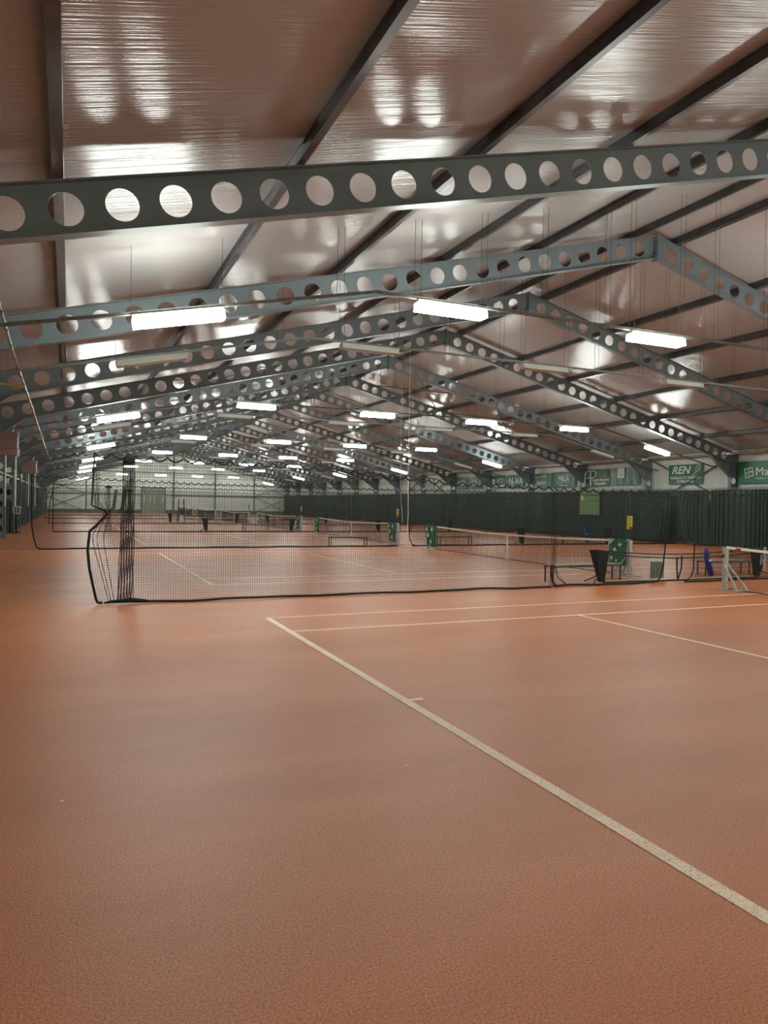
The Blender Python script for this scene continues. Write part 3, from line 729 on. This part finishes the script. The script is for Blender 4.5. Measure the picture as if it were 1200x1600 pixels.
# REN
t = banner('green banner reading REN with a white tennis racket', 32.4, 29.9, 3.46, 4.6, M['banner'])
text('lettering', 'REN', t, (XT, 31.5, 4.26), .62, RD, M['white'], 'CENTER', 1.15, .3, .012)
text('small_lettering', 'DIESTERBAAN 170 - TESSENDERLO', t, (XT, 31.15, 3.80), .15, RD, M['white'], 'CENTER', .95, 0, .003)
text('phone_number', '013/66.74.60', t, (XT, 31.15, 3.61), .22, RD, M['white'], 'CENTER', 1.05, 0, .004)
mb = MB(); a = np.linspace(0, 2 * math.pi, 21)
mb.tube([(XT, 30.22 - .16 * math.cos(q) * .8 - .10 * math.sin(q), 4.36 + .2 * math.sin(q) - .03 * math.cos(q)) for q in a], .014, 5)
mb.tube([(XT, 30.34, 4.17), (XT, 30.62, 3.90)], .02, 5)
for q in (-.08, 0, .08): mb.tube([(XT, 30.22 + q, 4.2), (XT, 30.22 + q - .05, 4.52)], .004, 4); mb.tube([(XT, 30.36, 4.36 + q), (XT, 30.08, 4.36 + q)], .004, 4)
obj('racket_drawing', mb, M['white'], t)
obj('rule', MB().bb((XT - .003, 29.98, 3.895), (XT, 32.3, 3.91)), M['white'], t)
# ESV
t = banner('creased green banner with a white square and faint lettering, left of the racket banner', 37.25, 34.8, 3.48, 4.62, M['banner_pale'], .02, 1)
obj('white_patch', MB().bb((XT - .03, 36.1, 3.95), (XT - .02, 36.75, 4.6)), M['white'], t)
text('lettering', 'ESV', t, (XT - .034, 36.42, 4.18), .3, RD, M['banner'], 'CENTER')
text('small_lettering', 'verzekeringen\nbankzaken\nkredieten', t, (XT - .02, 35.45, 4.2), .17, RD, M['greyprint'], 'CENTER')
text('small_lettering', 'WWW.ESV.BE', t, (XT - .02, 36, 3.62), .14, RD, M['greyprint'], 'CENTER')
# optician
t = banner('green striped banner with a white rounded sign and the words Optiek Persoons', 40.13, 37.55, 3.45, 4.6, M['banner'], .02, 2)
mb = MB()
Q = [(39.95, 3.50), (39.98, 4.2), (39.9, 4.42), (39.7, 4.5), (39.0, 4.5), (38.86, 4.38), (38.86, 4.18), (39.0, 4.06), (39.7, 4.02), (39.95, 4.0)]
mb.tube([(XT - .02, y, z) for y, z in Q], .045, 6).tube([(XT - .02, 39.38, 4.5), (XT - .02, 39.38, 3.5)], .05, 6)
obj('logo', mb, M['white'], t, label='white looped emblem')
text('lettering', 'Optiek Persoons\nTessenderlo', t, (XT - .02, 38.4, 3.76), .25, RD, M['white'], 'CENTER', 1.0, 0, .006)
mb = MB()
for q in range(7): mb.bb((XT - .022, 38.75 - q * .16, 4.0), (XT - .018, 38.80 - q * .16, 4.56))
for q in range(5): mb.bb((XT - .022, 39.3 + q * .12 - (.0), 4.1), (XT - .018, 39.34 + q * .12, 4.4))
obj('stripes', mb, M['greyprint'], t)
# Milia
t = banner('green banner reading MILIA between bare columns', 43.66, 41.05, 3.42, 4.56, M['banner'], .015, .5)
text('lettering', 'MILIA', t, (XT - .02, 42.3, 4.05), .52, RD, M['white'], 'CENTER', 1.0, 0, .01)
obj('rule', MB().bb((XT - .02, 41.5, 3.78), (XT - .016, 43.1, 3.80)).bb((XT - .02, 41.5, 4.32), (XT - .016, 43.1, 4.34)).bb((XT - .02, 43.1, 3.78), (XT - .016, 43.12, 4.34)), M['white'], t)
text('small_lettering', '0478 67 80 09', t, (XT - .02, 42.3, 3.57), .17, RD, M['white'], 'CENTER')
# Neves
t = banner('grey-green banner reading NEVES on a pale plate', 46.0, 43.8, 3.42, 4.52, M['banner_pale'], .015, .2)
obj('pale_plate', MB().prism([(45.6, 4.38), (44.4, 4.42), (44.35, 3.75), (45.6, 3.6)], 0, XT - .022, XT - .018), M['greyprint'], t)
text('lettering', 'NEVES', t, (XT - .026, 45.0, 4.05), .42, RD, M['banner'], 'CENTER', .95, 0, .012)
# folded NVA
t = banner('badly creased banner with big pale letters, left of the pale plate banner', 49.67, 47.25, 3.45, 4.54, M['banner_pale'], .05, 1)
text('lettering', 'N-VA', t, (XT - .05, 48.4, 4.0), .85, RD, M['white'], 'CENTER', 1.0, .1, .01)
# UCT
t = banner('green banner with a white dot and the letters UCT', 52.1, 49.9, 3.5, 4.56, M['banner_pale'], .02, 1)
text('lettering', 'UCT', t, (XT - .03, 50.75, 4.1), .5, RD, M['white'], 'CENTER', 1.0, 0, .01)
obj('logo', MB().prism([(51.65 + .24 * math.cos(a_), 4.05 + .24 * math.sin(a_)) for a_ in np.linspace(0, 6.28, 17)[:-1]], 0, XT - .032, XT - .028).bb((XT - .03, 50, 3.6), (XT - .028, 51.9, 3.72)), M['white'], t)
for (a, bq, s, lab) in ((55.9, 53.7, '||||||', 'far striped pale banner, right of a creased one'), (58.1, 56.2, 'AWEX', 'far creased green banner with pale letters')):
    t = banner(lab, a, bq, 3.46, 4.56, M['banner_pale'], .04, a)
    text('lettering', s, t, (XT - .045, (a + bq) / 2, 4.05), .55, RD, M['white'], 'CENTER', .95, 0, .008)
for (a, bq, lab, mm) in ((64.5, 62.6, 'plain pale banner far down the right wall', 'greyprint'), (70.2, 68.2, 'plain white banner far down the right wall, left of the other pale one', 'white')):
    banner(lab, a, bq, 3.5, 4.55, M[mm], .02)
# light green flag on the curtain
t = thing('flag', 'light green flag with curved yellow-green folds pinned on the dark green curtain', 'flag', (31.98, 38.4, 1.5))
Pg = cloth(31.955, 39.4, 37.4, 1.52, 3.1, .015, 1.5, nx=24, nz=24)
for i in range(24):
    for j in range(24):
        u, v = i / 23, j / 23; Pg[i, j, 0] += .025 * math.sin(22 * (v + .35 * (u - .7) ** 2) * 1.2) * v
obj('cloth', solid_cloth(Pg, .005), M['towel'], t, smooth=True)
obj('emblem', MB().prism([(39.1 + .16 * math.cos(a_), 2.62 + .16 * math.sin(a_)) for a_ in np.linspace(0, 6.28, 13)[:-1]], 0, 31.925, 31.93), M['yellow'], t)

# ------------------------------------------------------------------ benches
def make_bench(label, L=1.85, h=.46, w_=.34):
    t = thing('bench', label, 'bench', (0, 0, 0), 'low benches between the courts')
    obj('seat', MB().bb((0, 0, h - .035), (L, w_, h)), M['bench'], t, label='pale flat board')
    obj('seat_frame', MB().bb((.0, .0, h - .07), (L, .03, h - .036)).bb((0, w_ - .03, h - .07), (L, w_, h - .036)), M['benchleg'], t)
    for x in (.02, L - .05):
        for y in (.0, w_ - .03): obj('leg', MB().bb((x, y, 0), (x + .03, y + .03, h - .07)), M['benchleg'], t)
    return t
b0 = make_bench('pale bench just left of the black mini net sleeve, behind the drooping dividing net end', 2.4); b0.location = (11.62, 15.38, 0); b0.rotation_euler = (0, 0, .03)
b1 = make_bench('bench on the clay just beyond the second dividing net, left of the covered posts'); b1.location = (11.05, 31.15, 0)
dup(b1, (16.75, 31.15, 0), 'bench behind the second tennis net, right of the crumpled cover')
dup(b1, (17.5, 15.75, 0), 'bench at the right edge behind the bare silver post', rotz=-.03)
dup(b1, (10.9, 48.7, 0), 'small far bench behind the third court, right of a black sleeve')
dup(b1, (16.6, 47.4, 0), 'small far bench behind the third tennis net')

# ------------------------------------------------------------------ mini training nets
def make_mini(label, L=6.0, writing=False):
    t = thing('mini_net', label, 'mini net', (0, 0, 0), 'black portable mini nets')
    def top(u): return .72 + .15 * (2 * u - 1) ** 2
    us = np.linspace(0, 1, 30)
    for y in (-.14, .12): obj('top_band', MB().tube([(u * L, y, top(u) - (.085 if y < 0 else 0)) for u in us], .016, 6), M['black'], t)
    V = [np.array([[u * L, .0, .05], [u * L, -.02, top(u)]]) for u in np.linspace(.03, .97, int(L / .05))]
    H = [np.array([[u * L, -.01, .05 + f * (top(u) - .05)] for u in us]) for f in np.linspace(0, .95, 16)]
    obj('netting', MB().strands(V + H, .0015), M['net'], t)
    obj('floor_pole', MB().tube([(.1, 0, .05), (L * .5, .0, .03), (L - .1, 0, .05)], .02, 6), M['fibre'], t, label='pale green and white bottom pole')
    obj('floor_strap', MB().tube([(.1, -.05, .02), (L - .1, -.05, .02)], .018, 5), M['black'], t)
    for s, x in ((1, 0), (-1, L)):
        mb = MB(); hw = .19
        fr = np.array([[[x - s * hw, -.14, .88], [x + s * .01 - s * .0, -.14, .02]], [[x + s * hw, -.14, .86], [x + s * .08, -.14, .02]]])
        v = [(x - s * hw, -.18, .88), (x + s * hw, -.18, .86), (x + s * .17, -.06, .04), (x + s * .01, -.06, .04), (x - s * hw, .15, .88), (x + s * hw, .15, .86), (x + s * .17, .03, .04), (x + s * .01, .03, .04)]
        mb.add(v, [(0, 1, 2, 3), (7, 6, 5, 4), (0, 4, 5, 1), (1, 5, 6, 2), (2, 6, 7, 3), (3, 7, 4, 0)])
        obj('end_sleeve', mb, M['black'], t, label='black tapering fabric sleeve')
        for y2 in (-.33, .38): obj('foot', MB().tube([(x, 0, .22), (x - s * .42 * (1 if y2 < 0 else .35), y2, .015)], .015, 5), M['blackmetal'], t)
    obj('middle_strap', MB().tube([(L * .43, -.17, .66), (L * .43 + .01, -.17, .3), (L * .43 + .05, -.17, .05)], .02, 6), M['black'], t)
    obj('middle_strap', MB().tube([(L * .46, -.17, .70), (L * .46 - .01, -.17, .35), (L * .43 + .06, -.17, .05)], .02, 6), M['black'], t)
    return t
mn = make_mini('nearest black mini net with double top band, in front of the green covered post', 5.98)
mn.location = (12.78, 14.95, 0)
off = Vector((0, 0, 0))
def vtext(s, parent, x, y, z, size, m_):
    cu = bpy.data.curves.new('lettering', 'FONT'); cu.body = s; cu.size = size; cu.align_x = 'CENTER'; cu.align_y = 'CENTER'; cu.offset = .004; cu.extrude = .002
    tt = bpy.data.objects.new('tmp', cu); C.objects.link(tt); me = bpy.data.meshes.new_from_object(tt.evaluated_get(bpy.context.evaluated_depsgraph_get()))
    bpy.data.objects.remove(tt); bpy.data.curves.remove(cu)
    # reads upward, faces -Y
    me.transform(Matrix(((0, -1, 0, x), (0, 0, -1, y), (1, 0, 0, z), (0, 0, 0, 1)))); me.materials.clear(); me.materials.append(m_)
    o = bpy.data.objects.new('lettering', me); C.objects.link(o); o.parent = parent; return o
vtext('ARTENGO', mn, 5.99, -.20, .56, .15, M['white']); vtext('TEKC', mn, 5.86, -.20, .54, .13, M['greyprint'])
mn2 = make_mini('black mini net standing beyond the second net, in front of the green curtain', 6.0); mn2.location = (21.6, 31.3, 0); mn2.rotation_euler = (0, 0, .04)
dup(mn2, (8.2, 47.9, 0), 'black mini net beyond the third court, its sleeves flanking the far bench', rotz=.02)
dup(mn2, (8.3, 66.6, 0), 'distant black mini net between the fourth and fifth court', rotz=-.1)
dup(mn2, (17.0, 65.8, 0), 'distant black mini net right of the fourth net post', rotz=.05)
dup(mn2, (20.5, 47.7, 0), 'black mini net far back near the curtain, behind the third tennis net', rotz=.0)

# blue bags, grey sheets
def bag(label, x, y, lean=.18):
    t = thing('bag', label, 'bag', (x, y, 0), 'long blue bags')
    Pn = [(x - .17, y, .84), (x - .13, y, .6), (x - .04, y, .3), (x + .07, y, .06)]
    obj('body', MB().tube(Pn, [.05, .085, .095, .08], 10), M['blue'], t, smooth=True)
    obj('strap', MB().tube([(x - .18, y - .05, .8), (x - .2, y - .1, .55), (x - .08, y - .1, .25), (x + .0, y - .06, .1)], .012, 5), M['black'], t)
    obj('bag_patch', MB().box((x - .10, y - .085, .5), (.1, .012, .06)), M['white'], t)
    return t
bag('blue racket bag leaning on the bench behind the bare silver post', 17.32, 15.42)
bag('blue bag standing at the right end of the mini net by the curtain', 26.4, 31.9)
t = thing('folded_sheet', 'pale grey-green ribbed sheet hanging between the two net borders', 'sheet', (15.1, 15.3, 0))
Pg = np.zeros((30, 8, 3))
for i in range(30):
    for j in range(8):
        u, v = i / 29, j / 7; Pg[i, j] = (14.90 + .48 * u, 15.27 + .03 * math.sin(u * 40) + .08 * math.sin(3 * u), .03 + .47 * v)
obj('sheet_front', solid_cloth(Pg, .005, 1), M['sheet'], t)
Pg2 = Pg.copy(); Pg2[..., 0] += .16; Pg2[..., 1] += .12; Pg2[..., 2] *= .85
obj('sheet_back', solid_cloth(Pg2, .005, 1), M['sheet'], t)
# umpire chair far back
t = thing('umpire_chair', 'tall dark umpire chair with a white back panel far down the middle of the hall', 'umpire chair', (9.55, 68.4, 0))
for x in (-.3, .3):
    for y in (-.35, .35): obj('leg', MB().bar((9.55 + x, 68.4 + y, 0), (9.55 + x * .7, 68.4 + y * .6, 2.15), .05, .05, ref=(1, 0, 0)), M['blackmetal'], t)
for z in (.4, .8, 1.2): obj('rung', MB().bb((9.27, 68.05, z), (9.83, 68.1, z + .04)), M['blackmetal'], t)
obj('seat', MB().bb((9.3, 68.1, 1.5), (9.8, 68.7, 1.55)), M['cream'], t)
obj('backrest', MB().bb((9.35, 68.66, 1.5), (9.75, 68.7, 2.1)), M['cream'], t)
obj('front_panel', MB().bb((9.4, 68.0, .05), (9.7, 68.03, .6)), M['cream'], t)
# rolled drag nets leaning on the far wall
for i, (x, lab) in enumerate(((6.0, 'dark green strip leaning near the far wall, left of its twin'), (7.2, 'dark green strip leaning near the far wall, right of its twin'))):
    o = obj('drag_mat', MB().tube([(x - .9, 108, .15), (x - .2, 108, .9), (x, 108, 2.6), (x + .1, 108, 3.4)], [.2, .22, .2, .16], 8), M['dado'], loc=(x, 108, 0)); tag(o, lab, 'mat')

# ------------------------------------------------------------------ heaters on the left wall
def heater(label, x, y, z0, z1, w_=.62):
    t = thing('heater', label, 'heater', (x, y, z0), 'pink heater boxes high on the left wall')
    obj('casing', MB().bb((x - w_, y, z0), (x, y + .6, z1)), M['heater'], t)
    obj('side_grille', MB().bb((x + .003, y + .02, z0), (x + .07, y + .1, z0 + .25)).bb((x + .003, y + .02, z1 - .22), (x + .07, y + .1, z1)).bb((x + .02, y + .04, z0), (x + .05, y + .08, z1)), M['alu'], t)
    for dx in (.12, .42): obj('pipe_stub', MB().tube([(x - dx - .05, y + .1, z1), (x - dx, y + .1, z1 + .22), (x - dx + .04, y + .12, z1 + .34)], .035, 8), M['alu'], t)
    for dx in (.04, .38): obj('support_bar', MB().bb((x - dx - .02, y + .05, z0 - 1.9), (x - dx + .02, y + .09, z0)), M['cream'], t)
    obj('wall_bracket', MB().bb((XL + .03, y + .2, z0 - .06), (x, y + .26, z0)), M['steel'], t)
    return t
heater('larger dusty pink heater box at the left edge', -1.79, 30.0, 3.57, 4.45, .7)
heater('smaller dusty pink heater box further along the left wall', -1.78, 46.4, 3.45, 4.18, .58)
t = thing('flexible_duct', 'silver segmented pipe running down the left side under the roof', 'pipe', (-1, 12, 4.9))
ys = np.linspace(9.5, 40, 60); zz = np.interp(ys, [9.5, 12.45, 15.2, 20.8, 40.1], [5.05, 4.9, 4.73, 4.62, 4.16])
obj('tube', MB().tube([(-1.0, y, z) for y, z in zip(ys, zz)], .028, 8), M['pipe'], t, smooth=True)
for y, z in list(zip(ys, zz))[::2]: obj('collar', MB().tube([(-1.0, y - .06, z), (-1.0, y + .06, z)], .036, 8), M['wallsteel'], t)
mb = MB().tube([(-1.0, 19.0, 4.63), (-1.6, 19.2, 4.7), (-3.8, 19.6, 4.72)], .02, 6)
o = obj('gas_pipe', mb, M['yellow'], loc=(-1, 19, 4.6)); tag(o, 'thin yellow pipe branching from the silver one toward the left wall', 'pipe')

# ------------------------------------------------------------------ light rows
UZ = 5.97
def czf(x):            # height of the carrying tube
    return 6.03 - max(0, 5.32 - x, x - 24.72) * .216
XS = [1.65, 6.95, 12.33, 17.60, 22.98, 28.45]
def unit_wire():
    return MB().tube([(0, 0, 0), (0, 0, 1)], .0042, 5)
wire_me = unit_wire().mesh('suspension_wire', M['wire'])
def luminaire(lit, x, y, dz, label):
    sl = 0.0 if 5.3 < x < 24.8 else (.216 if x < 10 else -.216)
    z = czf(x) + dz
    t = bpy.data.objects.new('strip_light', None); C.objects.link(t); t.location = (x, y, z); t.rotation_euler = (0, -math.atan(sl), 0)
    tag(t, label, 'strip light', 'lit strip lights' if lit else 'unlit strip lights')
    for nm, me in LM[lit]:
        o = bpy.data.objects.new(nm, me); C.objects.link(o); o.parent = t
    return t
LM = {}
hw = .76
body = MB().prism([(-.07, -.09), (.07, -.09), (.06, -.03), (-.06, -.03)], 0, -hw, hw).mesh('housing', M['housing'])
brk = MB().bb((-.5, -.02, -.04), (-.46, .02, .02)).mesh('bracket', M['pipe']); brk2 = MB().bb((.46, -.02, -.04), (.5, .02, .02)).mesh('bracket', M['pipe'])
LM[True] = [('housing', body), ('bracket', brk), ('bracket', brk2), ('diffuser', MB().prism([(-.13, -.091), (.13, -.091), (.15, -.24), (-.15, -.24)], 0, -hw, hw).mesh('diffuser', M['diffuser_on']))]
LM[False] = [('housing', MB().prism([(-.06, -.03), (.06, -.03), (.15, -.17), (.14, -.18), (.05, -.06), (-.05, -.06), (-.14, -.18), (-.15, -.17)], 0, -hw, hw).mesh('housing', M['housing'])), ('bracket', brk), ('bracket', brk2),
             ('end_cap', MB().bb((-hw - .01, -.13, -.17), (-hw, .13, -.04)).bb((hw, -.13, -.17), (hw + .01, .13, -.04)).mesh('end_cap', M['housing'])),
             ('tube', MB().tube([(-hw + .02, 0, -.10), (hw - .02, 0, -.10)], .018, 8).mesh('tube', M['diffuser_off']))]
rows = [(12.62, True, 0), (16.87, False, 0), (28.85, True, 0), (33.1, False, 0), (44.99, True, 0), (49.2, False, 0), (61.1, True, .05), (65.4, False, 0), (77.3, True, .15), (81.5, False, 0), (93.4, True, .25), (97.6, False, 0), (109.5, True, -.2), (-3.52, True, 0), (0.74, True, 0)]
pos = ['first', 'second', 'third', 'fourth', 'fifth', 'sixth']
litn = 0; offn = 0
for y, lit, dz in rows:
    if y < 1: rn = 'row behind the viewer' if y < 0 else 'row over the viewer'
    elif lit: rn = ['nearest', 'second', 'third', 'fourth', 'fifth', 'sixth', 'seventh'][litn] + ' lit row'; litn += 1
    else: rn = ['nearest', 'second', 'third', 'fourth', 'fifth', 'sixth'][offn] + ' unlit row'; offn += 1
    t = thing('conduit', 'thin tube carrying the %s of strip lights, hung from the roof' % rn, 'conduit', (0, y, 5), 'tubes carrying the strip lights')
    pts = [(-3.6, y, czf(-3.6) + dz), (5.32, y, 6.03 + dz), (24.72, y, 6.03 + dz), (33.0 - .3, y, czf(32.7) + dz)]
    mb = MB()
    for a, bq in zip(pts[:-1], pts[1:]): mb.bar(a, bq, .06, .055)
    obj('tube', mb, M['conduit'], t)
    for x in (-1.2, .9, 2.4, 4.6, 6.2, 7.7, 9.2, 10.9, 11.6, 13.1, 14.2, 15.9, 16.9, 18.4, 19.8, 21.2, 22.3, 23.8, 25.5, 27.7, 29.2, 31):
        for q in (-.05, .05) if 3 < x < 26 else (0,):
            zc = czf(x) + dz; zr = roofz(x + q) - .01
            wo = bpy.data.objects.new('suspension_wire', wire_me); C.objects.link(wo); wo.parent = t; wo.location = (x + q * 1.4, 0, zc - 5); wo.scale = (1, 1, max(.02, zr - zc))
    for i, x in enumerate(XS):
        side = ['sloping one at the left end', 'second from left', 'third from left', 'third from right', 'second from right', 'sloping one at the right end'][i]
        lab = '%s strip light, %s in the %s' % ('glowing white' if lit else 'unlit grey', side, rn)
        luminaire(lit if not (y == 0.74 and i < 3) else False, x, y, dz, lab if not (y == 0.74 and i < 3) else lab.replace('glowing white', 'unlit grey'))
# small floodlights? none; eave lamps on the right columns
for k in range(2, 9):
    y = Y0F + k * BAY - .25
    t = thing('emergency_lamp', 'small white lamp on the %s column of the right wall from the viewer' % ORD[k - 2].replace('nearest', 'first'), 'small lamp', (32.2, y, 5.0), 'small lamps on the right columns')
    obj('casing', MB().bb((32.05, y - .05, 4.93), (32.3, y + .16, 5.05)), M['cream'], t)
    obj('bracket', MB().bb((32.3, y + .05, 4.95), (32.5, y + .12, 5.0)), M['steel'], t)

# small white flecks on the clay
for i, (x, y) in enumerate(((-.02, 5.1), (2.35, 4.85), (3.9, 9.9))):
    o = obj('chalk_fleck', MB().box((x, y, .004), (.018, .02, .008)), M['fleck'], loc=(x, y, 0)); tag(o, ['tiny white fleck on the clay at the left of the picture', 'tiny white fleck on the clay left of the thick baseline', 'tiny white fleck on the clay near the court corner'][i], 'fleck', 'flecks on the clay')

for o in list(bpy.data.objects):
    if '_o' in o: del o['_o']
print('objects', len(bpy.data.objects))
